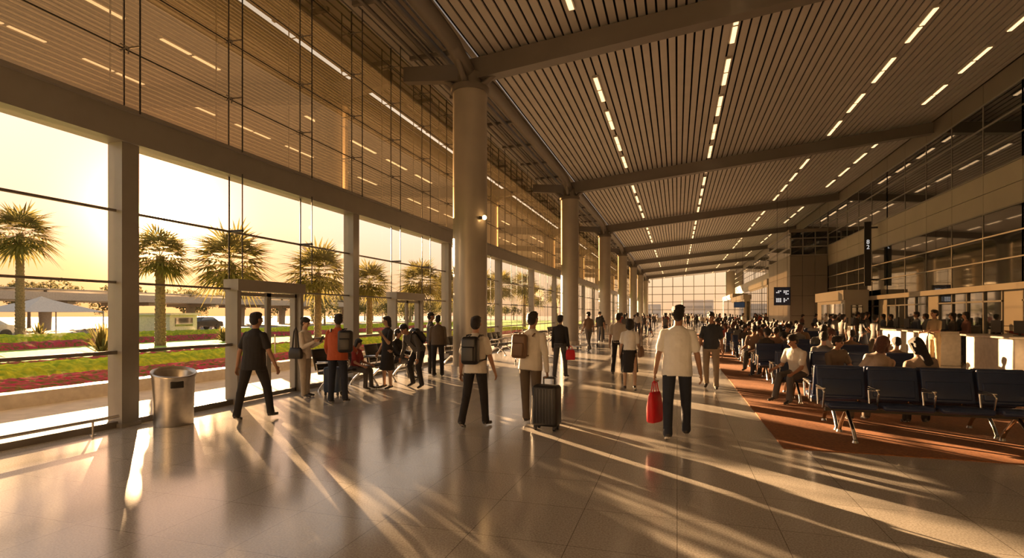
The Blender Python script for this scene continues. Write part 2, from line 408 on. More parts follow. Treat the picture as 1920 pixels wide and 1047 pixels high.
# vertical banner sign + numerals
e=empty('hanging_sign',(10.5,35.4,0),label='tall narrow black sign with white numerals beside cream wall',cat='sign')
b=MB(); b.box(-.17,.17,0,.1,3.3,7.0); b.box(.15,.5,.02,.08,3.6,3.7); b.box(.15,.5,.02,.08,6.6,6.7); obj('sign_board',b,['black'],e)
def text(s,loc,size,parent,m='mark',rz=0):
    cu=bpy.data.curves.new('lettering','FONT'); cu.body=s; cu.size=size; cu.align_x='CENTER'; cu.extrude=.004
    o=bpy.data.objects.new('lettering',cu); o.rotation_euler=(math.pi/2,0,rz); o.location=loc
    COL.objects.link(o); bpy.context.view_layer.update()
    me=bpy.data.meshes.new_from_object(o.evaluated_get(bpy.context.evaluated_depsgraph_get())); 
    o2=bpy.data.objects.new('lettering',me); o2.rotation_euler=o.rotation_euler; o2.location=loc; COL.objects.link(o2); o2.parent=parent
    me.materials.clear(); me.materials.append(M[m]); bpy.data.objects.remove(o); return o2
text('8',(0,-.01,5.72),.34,e); text('2',(0,-.01,5.42),.34,e)
# ---------------------------------------------------------------- info screens
def screen(x,y,z,w,h,m,label,marks=True):
    e=empty('information_screen',(x,y,0),label=label,cat='screen')
    b=MB(); b.box(-w/2,w/2,0,.12,z-h/2,z+h/2); obj('casing',b,['black'],e)
    b=MB(); b.box(-w/2+.04,w/2-.04,-.012,0,z-h/2+.04,z+h/2-.04); obj('display',b,[m],e)
    t=zc(x)
    b=MB(); b.cone((-w*.3,.06,z+h/2),(-w*.3,.06,t),.012,.012,6); b.cone((w*.3,.06,z+h/2),(w*.3,.06,t),.012,.012,6); obj('hanging_rod',b,['dark'],e)
    if marks:
        b=MB(); rr=random.Random(int(x*10+y))
        for r_ in range(2):
            for c_ in range(2):
                cx=-w*.22+c_*w*.44; cz=z+h*.2-r_*h*.42
                for q in range(9):
                    if rr.random()<.7:
                        ux=(q%3-1)*w*.11; uz=(q//3-1)*h*.08; b.box(cx+ux-w*.04,cx+ux+w*.04,-.02,-.013,cz+uz-h*.028,cz+uz+h*.028)
        obj('symbol',b,['mark'],e)
screen(6.6,38.7,2.85,1.0,1.2,'screen','black hanging display board with white block symbols')
screen(6.4,62,2.7,1.1,.6,'blue','dim blue hanging flight information screen',False)
# ---------------------------------------------------------------- counters
def counter(x,y,rz=0):
    e=empty('service_counter',(x,y,0),rz,label='white laminate service counter with raised transaction ledge',cat='counter',group='service counters')
    b=MB(); b.rbox((0,0,.52),(.35,1.15,.52),.03); obj('counter_body',b,['counter'],e)
    b=MB(); b.rbox((-.1,0,1.07),(.38,1.2,.03),.02); obj('countertop',b,['counter'],e)
    b=MB(); b.box(-.37,-.35,-1.0,1.0,.08,.16); obj('kick_strip',b,['steel'],e)
    for yy in(-.55,.5):
        b=MB(); b.box(.05,.09,yy-.24,yy+.24,1.16,1.49); b.box(.05,.08,yy-.03,yy+.03,1.09,1.19); b.box(-.02,.14,yy-.12,yy+.12,1.10,1.115); obj('monitor',b,['black'],e)
for y in (14.2,17.4,21.6,24.4,28.0,31.0): counter(8.3,y)
# ---------------------------------------------------------------- carpet
b=MB(); b.box(1.25,7.4,7.25,48,0,.012); obj('carpet',b,['carpet'],label='rust orange carpet under the seating rows',cat='carpet')
# ---------------------------------------------------------------- benches
def bench_parts(n,pitch,ms):
    P=[]; tot=n*pitch
    b=MB(); X=Matrix.Translation((0,-.04,.43))@Matrix.Rotation(math.radians(-4),4,'X')
    b.rbox((0,0,0),(pitch*.46,.24,.032),.028,0,X); b.rbox((0,-.2,-.01),(pitch*.44,.05,.03),.028,0,X); sm=b.mesh('seat',[ms])
    b=MB(); X=Matrix.Translation((0,.23,.47))@Matrix.Rotation(math.radians(-14),4,'X')
    b.rbox((0,0,.22),(pitch*.47,.022,.22),.02,0,X); b.rbox((0,-.02,.16),(pitch*.40,.018,.12),.017,0,X); b.rbox((0,0,.43),(pitch*.47,.03,.025),.022,0,X); bm=b.mesh('backrest',[ms])
    b=MB(); b.tube([(0,.15,.40),(0,.2,.62),(0,-.12,.645),(0,-.19,.61),(0,-.13,.40)],.014,8); b.rbox((0,.0,.655),(.026,.17,.014),.012); am=b.mesh('armrest',['chrome'])
    b=MB(); b.tube([(0,-.36,.03),(0,-.28,.14),(0,-.02,.34),(0,.04,.34),(0,.26,.14),(0,.34,.03)],.024,10); b.cone((0,-.36,0),(0,-.36,.03),.04,.03,12); b.cone((0,.34,0),(0,.34,.03),.04,.03,12); lm=b.mesh('leg',['chrome'])
    b=MB(); b.box(-tot/2+.05,tot/2-.05,-.03,.05,.34,.39); rm=b.mesh('support_beam',['dark'])
    for i in range(n): x=-tot/2+pitch*(i+.5); P+=[('seat',sm,x),('backrest',bm,x)]
    for i in range(n+1): P.append(('armrest',am,-tot/2+pitch*i))
    P+=[('leg',lm,-tot/2+pitch*.5),('leg',lm,tot/2-pitch*.5),('support_beam',rm,0)]
    return P
def bench(P,loc,rz,label,group):
    e=empty('airport_bench',loc,rz,label=label,cat='bench',group=group)
    for n,me,x in P:
        o=bpy.data.objects.new(n,me); COL.objects.link(o); o.parent=e; o.location=(x,0,0)
    return e
def merged(P,name,mats):
    mb=MB(); 
    for n,me,x in P:
        mi=mats.index(me.materials[0].name)
        mb.add([(v.co.x+x,v.co.y,v.co.z) for v in me.vertices],[list(p.vertices) for p in me.polygons],mi,True)
    return mb.mesh(name,[bpy.data.materials[q] for q in mats])
PB=bench_parts(4,.62,'seat')
mm=['navy_seat_leatherette','chrome_tube','dark_metal']
FB=merged(PB,'airport_bench',mm)
LB='four seat navy airport bench with chrome arms and legs'
seats=[]
rowY=[8.15]+[11.3+2.9*k for k in range(12)]
for i,y in enumerate(rowY):
    for j,x in enumerate((3.1,5.9)):
        if j==1 and 1<=i<=5: continue
        for f,(dy,rz) in enumerate(((0,0),(.80,math.pi))):
            if y<16: bench(PB,(x,y+dy,.012),rz,LB,'navy airport benches')
            else:
                o=bpy.data.objects.new('airport_bench',FB); COL.objects.link(o); o.location=(x,y+dy,.012); o.rotation_euler[2]=rz; tag(o,LB,'bench',group='navy airport benches')
            for k in range(4): seats.append((x-.93+.62*k,y+dy,rz,i,f,j,k))
PW=bench_parts(3,.58,'wire')
for x,y,rz in((-6.95,12.2,math.radians(90)),(-6.95,16.6,math.radians(90)),(-7.0,10.3,math.radians(90))):
    bench(PW,(x,y,0),rz,'three seat dark perforated metal bench by the window','window benches')
for k in range(5):
    bench(PW,(-6.95,21+k*5.2,0),math.radians(90),'three seat dark perforated metal bench by the window','window benches')
# ---------------------------------------------------------------- people
EYE=mat('eye_dark',(.02,.012,.01),.2); LIP=mat('lip_tone',(.30,.12,.09),.5)
HAIR=mat('black_hair',(.014,.010,.008),.5,0,.4,60,.9,120); HAIRB=mat('auburn_hair',(.09,.03,.018),.45,0,.4,60,.9,120)
SK=[mat('skin_tan',(.34,.185,.115),.55,0,.08,6),mat('skin_light',(.45,.29,.195),.55,0,.08,6)]
SHOE=mat('dark_shoe',(.03,.027,.025),.5); SOLE=mat('pale_sole',(.5,.47,.42),.6)
class PR:
    def __init__(s): s.v=[];s.f=[];s.l=[]
    def _add(s,vs,fs,l):
        o=len(s.v); s.v+=[V(a) for a in vs]; s.f+=[[i+o for i in f] for f in fs]; s.l+=[l]*len(fs)
    def cap(s,p0,p1,r0,r1,l,side=None,flat=1,n=12):
        p0=V(p0);p1=V(p1);d=(p1-p0)
        if d.length<1e-5:d=V((0,0,1e-4))
        d.normalize()
        sd=V(side) if side else (V((1,0,0)) if abs(d.x)<.8 else V((0,1,0)))
        w=d.cross(sd).normalized(); u=w.cross(d).normalized()
        rings=[]
        for a in(-80,-50,-20): rings.append((p0+d*(r0*math.sin(math.radians(a))*min(1,flat*1.2)),r0*math.cos(math.radians(a))))
        rings.append((p0,r0)); rings.append(((p0+p1)/2,(r0+r1)/2)); rings.append((p1,r1))
        for a in(20,50,80): rings.append((p1+d*(r1*math.sin(math.radians(a))*min(1,flat*1.2)),r1*math.cos(math.radians(a))))
        s.rings([(c,u*r,w*(r*flat)) for c,r in rings],l,n)
    def rings(s,rs,l,n=14):
        vs=[];fs=[]
        for c,u,w in rs:
            for i in range(n):
                t=2*math.pi*i/n; vs.append(V(c)+u*math.cos(t)+w*math.sin(t))
        for j in range(len(rs)-1):
            for i in range(n): fs.append((j*n+i,j*n+(i+1)%n,(j+1)*n+(i+1)%n,(j+1)*n+i))
        fs.append(tuple(range(n))[::-1]); fs.append(tuple(range((len(rs)-1)*n,len(rs)*n)))
        s._add(vs,fs,l)
    def ell(s,c,r,l,X=None,n=14,k=9):
        mb=MB(); mb.ball(c,r,0,n,k); s._add([(X@V(a)) if X else V(a) for a in mb.v],mb.f,l)
    def build(s,name,mats,voxel,smooth=2):
        me=bpy.data.meshes.new('tmp'); me.from_pydata([tuple(v) for v in s.v],[],s.f); me.update()
        o=bpy.data.objects.new('tmp',me); COL.objects.link(o)
        m=o.modifiers.new('r','REMESH'); m.mode='VOXEL'; m.voxel_size=voxel; m.use_smooth_shade=True
        m2=o.modifiers.new('s','SMOOTH'); m2.factor=.5; m2.iterations=smooth
        dg=bpy.context.evaluated_depsgraph_get(); dg.update()
        r=bpy.data.meshes.new_from_object(o.evaluated_get(dg)); r.name=name
        bpy.data.objects.remove(o); bpy.data.meshes.remove(me)
        bv=BVHTree.FromPolygons(s.v,s.f); labs=list(mats.keys())
        r.materials.clear()
        for k in labs: r.materials.append(mats[k])
        idx=[]
        for p in r.polygons:
            h=bv.find_nearest(p.center); idx.append(labs.index(s.l[h[2]]) if h[2] is not None else 0)
        r.polygons.foreach_set('material_index',idx); r.polygons.foreach_set('use_smooth',[True]*len(idx)); r.update()
        return r
def body(pose,o,voxel=.012):
    """local frame: facing +Y, feet at z=0.  returns body mesh, hair mesh, anchors"""
    P=PR(); H=PR(); an={}
    fem=o.get('fem',0); ws=.92 if fem else 1.04
    lean=pose.get('lean',0.0); twist=pose.get('twist',0); tilt=pose.get('tilt',0)
    T=Matrix.Rotation(twist,4,'Z')@Matrix.Rotation(tilt,4,'Y')@Matrix.Rotation(-lean,4,'X')
    bottom=o.get('bottom','pants')
    feet=[]
    for sgn,key in((-1,'L'),(1,'R')):
        a,kb=pose.get(key+'leg',(0,.03)); ab=pose.get('abd',.05)
        hip=V((sgn*.095,0,-.02)); d=V((sgn*ab,math.sin(a),-math.cos(a))).normalized()
        kn=hip+d*.435; a2=a-kb; d2=V((sgn*ab*.3,math.sin(a2),-math.cos(a2))).normalized(); an_=kn+d2*.42
        fp=pose.get('fp'+key, (a2+.12)*.9 if a2<-.12 else (.0 if kb>.5 else max(0,a2)*.5))
        F=Matrix.Translation(an_)@Matrix.Rotation(sgn*-.12,4,'Z')@Matrix.Rotation(fp,4,'X')
        heel=F@V((0,-.045,-.045)); ball=F@V((0,.10,-.055)); toe=F@V((0,.155,-.058))
        lm='pants' if bottom=='pants' else 'skin'
        r1,r2,r3=(.094,.070,.056) if bottom=='pants' else (.078,.052,.036)
        P.cap(hip,kn,r1,r2,lm); P.cap(kn,an_+d2*(-.02 if lm=='pants' else 0),r2,r3,lm)
        P.cap(kn+d2*.06+V((0,-.014,0)),kn+d2*.2,r2*.93,r2*.87,lm)
        if lm=='pants': P.cap(an_-d2*.07,an_-d2*.0,.060,.062,lm); P.cap(hip+d*.12+V((0,-.02,0)),hip+d*.3,.086,.074,lm)
        P.cap(F@V((0,-.03,-.025)),ball,.038,.034,'shoe',side=(1,0,0),flat=.9)
        P.cap(ball,toe,.04,.03,'shoe',side=(1,0,0),flat=.75); P.cap(heel,F@V((0,.15,-.078)),.034,.036,'sole',side=(1,0,0),flat=.35)
        feet+= [heel+V((0,0,-.03)),F@V((0,.15,-.092)),F@V((0,-.04,-.09))]
        an['knee'+key]=kn
    ux=T@V((1,0,0)); uy=T@V((0,1,0))
    def sec(z,rx,ry,y=0): 
        c=T@V((0,y,z)); return (c,ux*rx*ws,uy*ry)
    hipw=1.04 if fem else 1
    P.rings([(V((0,0,-.10)),V((.10,0,0)),V((0,.08,0))),(V((0,0,-.07)),V((.155*hipw,0,0)),V((0,.108,0))),(V((0,-.012,0)),V((.17*hipw,0,0)),V((0,.125,0))),(T@V((0,0,.08)),ux*.145,uy*.105),(T@V((0,0,.13)),ux*.12,uy*.08)],'pants')
    g=o.get('loose',.01)
    hem=o.get('hem',-.03)
    P.rings([sec(hem,.162+g,.120+g),sec(.05,.153+g,.114+g),sec(.15,.142+g,.106+g),sec(.24,.148+g,.108+g),sec(.33,.162+g*.8,.116+g,.005),sec(.41,.170+g*.5,.114+g*.6,.0),sec(.465,.158,.100,-.008),sec(.505,.115,.078,-.01),sec(.53,.072,.062,-.005),sec(.545,.058,.056,0)],'shirt',18)
    if fem: 
        for sg in(-1,1): P.ell((0,0,0),(.06,.05,.055),'shirt',T@Matrix.Translation((sg*.065,.075,.335)))
    if bottom=='skirt':
        Ls=o.get('skirt',.5)
        if pose.get('sit'):
            kn=(an['kneeL']+an['kneeR'])/2; P.cap(V((0,.02,0)),kn,.17,.14,'pants',side=(1,0,0),flat=.55)
        else:
            P.rings([(V((0,0,.07)),V((.14,0,0)),V((0,.1,0))),(V((0,0,-.1)),V((.18,0,0)),V((0,.13,0))),(V((0,.0,-Ls*.6)),V((.19,0,0)),V((0,.155,0))),(V((0,.0,-Ls)),V((.205,0,0)),V((0,.18,0)))],'pants',18)
    P.cap(T@V((0,-.005,.50)),T@V((0,.012,.63)),.058,.053,'skin')
    hy,hp=pose.get('head',(0,0))
    Hd=T@Matrix.Translation((0,.02,.690))@Matrix.Rotation(lean*.7,4,'X')@Matrix.Rotation(hy,4,'Z')@Matrix.Rotation(-hp,4,'X')
    P.ell((0,-.012,.03),(.073,.091,.083),'skin',Hd); P.ell((0,.018,-.04),(.055,.066,.072),'skin',Hd); P.ell((0,.045,-.005),(.058,.045,.07),'skin',Hd)
    P.cap(Hd@V((0,.088,.012)),Hd@V((0,.104,-.022)),.009,.014,'skin')
    for sg in(-1,1):
        P.ell((sg*.078,-.005,-.005),(.011,.02,.03),'skin',Hd); P.ell((sg*.03,.082,.012),(.014,.009,.007),'eye',Hd); P.ell((sg*.031,.084,.03),(.02,.008,.005),'eye',Hd)
    P.ell((0,.082,-.055),(.023,.009,.007),'lip',Hd)
    hs=o.get('hair','short'); q=1.0 if voxel<.013 else 1.09
    H.ell((0,-.022,.056),(.087*q,.101*q,.081*q),'hair',Hd); H.ell((0,-.052,.002),(.083*q,.070*q,.092*q),'hair',Hd)
    if hs=='short': 
        H.ell((0,.034,.092),(.062*q,.055*q,.036*q),'hair',Hd); H.ell((.02,-.01,.118),(.05,.06,.022),'hair',Hd)
        for t_ in range(14):
            az=t_*2.4; rr_=.02+.045*((t_*.37)%1); H.cap(Hd@V((math.cos(az)*rr_,math.sin(az)*rr_-.02,.10)),Hd@V((math.cos(az)*(rr_+.03),math.sin(az)*(rr_+.03)-.02,.134-rr_*.5)),.018,.007,'hair',n=6)
    if hs in('long','bob'):
        for sg in(-1,1): H.cap(Hd@V((sg*.062,-.01,.05)),Hd@V((sg*.07,-.02,-.10)),.038*q,.03,'hair')
        H.cap(Hd@V((0,-.06,.03)),Hd@V((0,-.075,-.12 if hs=='bob' else -.30)),.078,.066 if hs=='bob' else .055,'hair',side=(1,0,0),flat=.6)
        H.ell((0,.03,.088),(.066*q,.055*q,.038*q),'hair',Hd)
    if hs=='bun': H.ell((0,-.12,.06),(.045,.04,.045),'hair',Hd); H.ell((0,.03,.088),(.066,.055,.036),'hair',Hd)
    if hs=='cap': H.ell((0,.075,.065),(.07,.08,.012),'hair',Hd)
    an['head']=Hd
    long=o.get('sleeve','short')
    for sgn,key in((-1,'L'),(1,'R')):
        a,ab,eb=pose.get(key+'arm',(0,.15,.2))[:3]; inn=pose.get(key+'in',.0)
        sh=T@V((sgn*.170*ws,-.005,.44))
        TT=T.to_3x3()
        d=TT@V((sgn*math.sin(ab),math.sin(a)*math.cos(ab),-math.cos(a)*math.cos(ab))); el=sh+d*.29
        a2=a+eb; d2=TT@V((sgn*(math.sin(ab)*.7-inn),math.sin(a2),-math.cos(a2))).normalized(); wr=el+d2*.25
        P.cap(T@V((sgn*.09,-.005,.452)),sh,.060,.057,'shirt')
        if long=='long':
            P.cap(sh,el,.060,.050,'shirt'); P.cap(el,wr,.049,.038,'shirt'); 
        else:
            P.cap(sh,sh.lerp(el,.68),.060,.062,'shirt'); P.cap(sh.lerp(el,.3),el,.045,.039,'skin'); P.cap(el,wr,.041,.026,'skin')
        pn=(TT@V((-sgn,0,0))); pn=(pn-d2*pn.dot(d2)).normalized(); fw=d2.cross(pn)*(-sgn) 
        if fw.dot(TT@V((0,1,.6)))<0: fw=-fw
        palm=wr+d2*.085; P.cap(wr+d2*.005,palm,.027,.036,'skin',side=tuple(fw),flat=.48)
        grip=pose.get('grip'+key,.45)
        if voxel<.013:
            for qq,(off,ln) in enumerate(((.030,.038),(.010,.043),(-.010,.040),(-.029,.031))):
                rt=palm+fw*off*.95-d2*.004; dirf=(d2+fw*off*2.2).normalized()
                c1=dirf*math.cos(grip*.6)+pn*math.sin(grip*.6); p1=rt+c1*ln
                c2=dirf*math.cos(grip*1.5)+pn*math.sin(grip*1.5); p2=p1+c2*ln*.65
                c3=dirf*math.cos(grip*2.4)+pn*math.sin(grip*2.4); p3=p2+c3*ln*.45
                P.cap(rt,p1,.0092,.0085,'skin',n=8); P.cap(p1,p2,.0085,.008,'skin',n=8); P.cap(p2,p3,.008,.007,'skin',n=8)
            t0=wr+d2*.03+fw*.026; t1=t0+(fw*.75+d2*.7+pn*.25).normalized()*.038; t2=t1+(d2+pn*.5+fw*.15).normalized()*.03
            P.cap(t0,t1,.012,.010,'skin',n=8); P.cap(t1,t2,.010,.0085,'skin',n=8)
        else: P.cap(palm,palm+(d2+pn*.4).normalized()*.06,.032,.022,'skin',side=tuple(fw),flat=.5)
        an['hand'+key]=palm+d2*.02+pn*.012
    dz=-min(p.z for p in feet)
    if pose.get('sit'): dz=max(dz,.53)
    for v in P.v: v.z+=dz
    for v in H.v: v.z+=dz
    for k in list(an):
        an[k]=(Matrix.Translation((0,0,dz))@an[k]) if isinstance(an[k],Matrix) else an[k]+V((0,0,dz))
    an['T']=Matrix.Translation((0,0,dz))@T
    mats={'skin':o.get('skin',SK[0]),'shirt':o['shirt'],'pants':o['pants'],'shoe':o.get('shoe',SHOE),'sole':o.get('sole',SOLE),'eye':EYE,'lip':LIP}
    bm=P.build('person',mats,voxel,2 if voxel<.013 else 1)
    hm=H.build('hair',{'hair':o.get('hairm',HAIR)},.009 if voxel<.013 else .015,1)
    return bm,hm,an
def put(bm,hm,x,y,head,height,label,group=None,z=0):
    o=bpy.data.objects.new('person',bm); COL.objects.link(o); s=height/1.75
    o.location=(x,y,z); o.rotation_euler[2]=math.radians(head); o.scale=(s,s,s)
    tag(o,label,'person',group=group)
    h=bpy.data.objects.new('hair',hm); COL.objects.link(h); h.parent=o
    return o,Matrix.Translation((x,y,z))@Matrix.Rotation(math.radians(head),4,'Z')@Matrix.Scale(s,4)
def cl(name,c,r=.85): return mat(name,c,r,0,.10,5,.7,10)
C_white=cl('white_cotton',(.76,.75,.73)); C_black=cl('black_cotton',(.018,.016,.016)); C_beige=cl('beige_cotton',(.44,.39,.32)); C_off=cl('off_white_cotton',(.60,.56,.50)); C_kh=cl('khaki_cloth',(.26,.20,.14))
C_den=cl('dark_denim',(.02,.026,.042)); C_brn=cl('brown_trouser',(.12,.09,.065)); C_or=cl('orange_jacket',(.44,.09,.03)); C_gr=cl('grey_cloth',(.08,.075,.075)); C_red=cl('red_cloth',(.25,.03,.03)); C_uni=cl('khaki_uniform',(.36,.27,.16))
def backpack(Mx,an,m='black',label='black backpack worn on shoulders',side=0,sc=1):
    X=Mx@an['T']@Matrix.Translation((side,-.20,.27))@Matrix.Scale(sc,4)
    e=bpy.data.objects.new('backpack',None); COL.objects.link(e); e.matrix_world=X; e.empty_display_size=.1; tag(e,label,'backpack')
    b=MB(); b.rbox((0,0,0),(.145,.075,.22),.06,0,None,4); obj('bag_body',b,[m],e)
    b=MB(); b.rbox((0,-.085,-.06),(.11,.03,.12),.025); obj('front_pocket',b,[m],e)
    b=MB(); b.tube([(0,-.02,.22),(-.03,-.01,.25),(.03,-.01,.25),(0,-.02,.22)],.008,6); obj('grab_loop',b,[m],e)
    for sg in(-1,1):
        b=MB(); b.tube([(sg*.10-side,.06,.19),(sg*.115-side,.12,.24),(sg*.12-side,.22,.24),(sg*.125-side,.345,.15),(sg*.14-side,.34,-.02),(sg*.18-side,.22,-.14),(sg*.12,.05,-.17)],.014,6)
        obj('shoulder_strap',b,[m],e)
def suitcase(x,y,rz,h,m,label,hh=.28):
    e=empty('suitcase',(x,y,0),rz,label=label,cat='suitcase'); w=h*.33
    b=MB(); b.rbox((0,0,.06+h/2),(w,.13,h/2),.05,0,None,4)
    for k in range(-3,4): b.rbox((k*w*.24,-.132,.06+h/2),(w*.05,.006,h*.42),.005)
    obj('suitcase_shell',b,[m],e)
    for sx in(-1,1):
        for sy in(-1,1):
            b=MB(); b.cone((sx*w*.75-.015,sy*.08,.032),(sx*w*.75+.015,sy*.08,.032),.032,.032,12); b.box(sx*w*.75-.02,sx*w*.75+.02,sy*.08-.02,sy*.08+.02,.04,.075); obj('wheel',b,['black'],e)
    b=MB(); b.tube([(-.08,.1,h+.05),(-.08,.1,h+.06+hh),(.08,.1,h+.06+hh),(.08,.1,h+.05)],.011,8); b.rbox((0,.1,h+.06+hh),(.085,.02,.016),.014); obj('pull_handle',b,['black'],e)
    return e
def bag(x,y,z,rz,w,d,h,m,label,name='shopping_bag',hl=.16):
    e=empty(name,(x,y,z),rz,label=label,cat='bag')
    b=MB(); n=20; vs=[];fs=[]
    for k,(zz,sc,sd) in enumerate(((0,.9,.8),(.02,1,1),(h*.5,1.04,1.05),(h*.85,.92,.7),(h,.82,.35))):
        for i in range(n):
            t=2*math.pi*i/n; cx=math.copysign(abs(math.cos(t))**.5,math.cos(t)); cy=math.copysign(abs(math.sin(t))**.5,math.sin(t))
            vs.append((cx*w/2*sc,cy*d/2*sd,zz))
    for j in range(4):
        for i in range(n): fs.append((j*n+i,j*n+(i+1)%n,(j+1)*n+(i+1)%n,(j+1)*n+i))
    fs.append(tuple(range(n))[::-1]); fs.append(tuple(range(4*n,5*n))); b.add(vs,fs,0,True); obj('bag_body',b,[m],e)
    for sy in(-1,1):
        b=MB(); b.tube([(-w*.25,sy*d*.15,h-.02),(-w*.12,sy*.012,h+hl*.8),(0,0,h+hl),(w*.12,sy*.012,h+hl*.8),(w*.25,sy*d*.15,h-.02)],.008,6); obj('bag_handle',b,[m],e)
NV=.0085
def near(x,y,head,height,label,pose,o,vox=NV):
    bm,hm,an=body(pose,o,vox); ob,Mx=put(bm,hm,x,y,head,height,label); return Mx,an
Mx,an=near(0.0,7.35,2,1.74,'man in white t-shirt and dark jeans walking, carrying red bag',
  dict(Lleg=(-.16,.16),Rleg=(.24,.06),Larm=(-.05,.22,.12),Rarm=(.02,.26,.25),gripL=1.1,lean=.02,twist=-.05,tilt=.02,head=(-.15,.05)),dict(shirt=C_white,pants=C_den,skin=SK[0],loose=.03,hair='short',hem=-.11))
h=Mx@an['handL']; bag(h.x,h.y,h.z-.155-.40,math.radians(60),.27,.12,.40,'red','red fabric tote bag held in a hand','tote_bag',.155)
Mx,an=near(-2.82,7.3,-4,1.60,'man in pale t-shirt and dark trousers walking with black backpack',
  dict(Lleg=(-.20,.20),Rleg=(.17,.05),Larm=(-.1,.2,.3),Rarm=(.15,.22,.25),lean=.05,head=(.2,0),tilt=-.02),dict(shirt=C_off,pants=C_black,loose=.025,hem=-.09))
backpack(Mx,an)
Mx,an=near(-2.08,7.65,-6,1.66,'man in pale shirt walking with shoulder bag and suitcase',
  dict(Lleg=(.17,.05),Rleg=(-.13,.12),Larm=(.3,.15,.9),Rarm=(-.12,.26,.05),gripR=1.2,gripL=1.1,lean=.05,head=(-.25,0),tilt=.03),dict(shirt=C_off,pants=C_brn,sleeve='long',loose=.03,hem=-.09))
backpack(Mx,an,'brown','brown canvas bag slung on one shoulder',-.12,.85)
h=Mx@an['handR']; suitcase(h.x+.02,h.y-.1,math.radians(-6),.58,'black','black upright wheeled suitcase held by handle',hh=h.z-.64)
Mx,an=near(-6.3,6.75,12,1.66,'man in loose black t-shirt and black trousers striding',
  dict(Lleg=(-.14,.12),Rleg=(.24,.08),abd=.18,Larm=(-.15,.30,.2),Rarm=(.12,.38,.25),lean=.06,twist=-.25,head=(-.2,0)),dict(shirt=C_black,pants=C_black,loose=.045,hem=-.13))
Mx,an=near(-7.1,8.95,-82,1.56,'woman in pale blouse and beige trousers looking at her phone',
  dict(Lleg=(0,.05),Rleg=(.08,.05),Larm=(.25,.12,1.7),Rarm=(.25,.12,1.8),Lin=.35,Rin=.35,lean=.0,head=(0,.35),gripR=.9,gripL=.9),dict(shirt=C_off,pants=cl('sand_trousers',(.36,.31,.25)),fem=1,hair='bun',skin=SK[1],hem=-.1,sleeve='long'))
h=Mx@((an['handR']+an['handL'])/2); b=MB(); b.rbox((0,0,0),(.038,.005,.075),.005); o=obj('smartphone',b,['black'],label='black smartphone held in hands',cat='phone'); o.location=h+V((.03,0,.03)); o.rotation_euler=(.5,0,math.radians(98))
bag(-7.15,8.74,.78,math.radians(5),.28,.1,.22,'black','dark leather handbag hanging from shoulder','handbag',.40)
suitcase(-6.72,9.35,math.radians(10),.52,'bluecase','blue hard shell suitcase standing upright',hh=.12)
Mx,an=near(-6.02,8.5,12,1.63,'man in orange jacket and dark trousers with backpack on shoulder',
  dict(Lleg=(-.02,.06),Rleg=(.12,.06),Larm=(.15,.2,.9),Rarm=(.2,.25,1.0),lean=.04,head=(.3,.05),twist=.15),dict(shirt=C_or,pants=C_den,sleeve='long',loose=.04,hem=-.1))
backpack(Mx,an,'black','dark backpack slung over one shoulder',.20,1)
near(-6.15,10.5,150,1.58,'woman in black dress standing with hand near face',
  dict(Lleg=(0,.05),Rleg=(.06,.1),Larm=(.3,.15,2.1),Rarm=(0,.15,.5),head=(0,.1)),dict(shirt=C_black,pants=C_black,bottom='skirt',skirt=.5,fem=1,hair='bob',skin=SK[1]),.011)
near(-6.85,10.3,-90,1.40,'girl in red top and dark trousers sitting on bench',
  dict(sit=1,Lleg=(1.45,1.4),Rleg=(1.45,1.5),Larm=(.4,.1,1.0),Rarm=(.4,.1,1.0),lean=.15,head=(0,.3)),dict(shirt=C_red,pants=C_gr,fem=1,hair='long'),.011)
Mx,an=near(-5.55,10.85,160,1.60,'person bending forward with a grey backpack',
  dict(Lleg=(.3,.55),Rleg=(.5,.8),Larm=(.5,.2,.5),Rarm=(.6,.2,.5),lean=.75,head=(0,.3)),dict(shirt=C_gr,pants=C_black,sleeve='long',loose=.03),.011)
backpack(Mx,an,'black','grey backpack on bent back')
near(-6.45,13.3,-60,1.68,'man in pale cap and dark shirt standing by window bench',
  dict(Larm=(.2,.12,1.0),Rarm=(0,.15,.3)),dict(shirt=C_gr,pants=C_black,hair='cap',sleeve='long'),.012)
near(-6.05,12.9,30,1.60,'person in dark jacket standing by window bench',
  dict(Larm=(.2,.12,.8),Rarm=(.1,.15,.5),Lleg=(-.1,.1)),dict(shirt=C_brn,pants=C_black,sleeve='long',loose=.03),.012)
near(-6.9,12.2,-90,1.6,'person in dark clothes sitting on window bench',
  dict(sit=1,Lleg=(1.45,1.4),Rleg=(1.45,1.3),Larm=(.5,.1,.8),Rarm=(.5,.1,.8),lean=.1),dict(shirt=C_black,pants=C_gr,sleeve='long'),.014)
Mx,an=near(-.98,11.8,4,1.54,'woman in white blouse and black skirt walking with shoulder bag',
  dict(Lleg=(.18,.05),Rleg=(-.25,.25),Larm=(.1,.18,.4),Rarm=(.05,.2,.6)),dict(shirt=C_white,pants=C_black,bottom='skirt',skirt=.5,fem=1,hair='bob',skin=SK[1],hem=.06,loose=.02,shoe=SHOE))
bag(-.74,11.75,.74,math.radians(80),.26,.1,.22,'brown','brown leather shoulder bag','handbag',.42)
near(-1.55,14.9,0,1.66,'man in pale shirt and dark trousers walking',dict(Lleg=(-.2,.2),Rleg=(.2,.05)),dict(shirt=C_beige,pants=C_black),.012)
near(-2.9,13.6,-10,1.60,'person in dark jacket walking with red bag',dict(Lleg=(-.1,.1),Rleg=(.15,.05),gripR=1.1),dict(shirt=C_black,pants=C_gr,sleeve='long'),.012)
bag(-2.62,13.55,.48,.3,.24,.1,.26,'red','small red bag carried in a hand','tote_bag',.1)
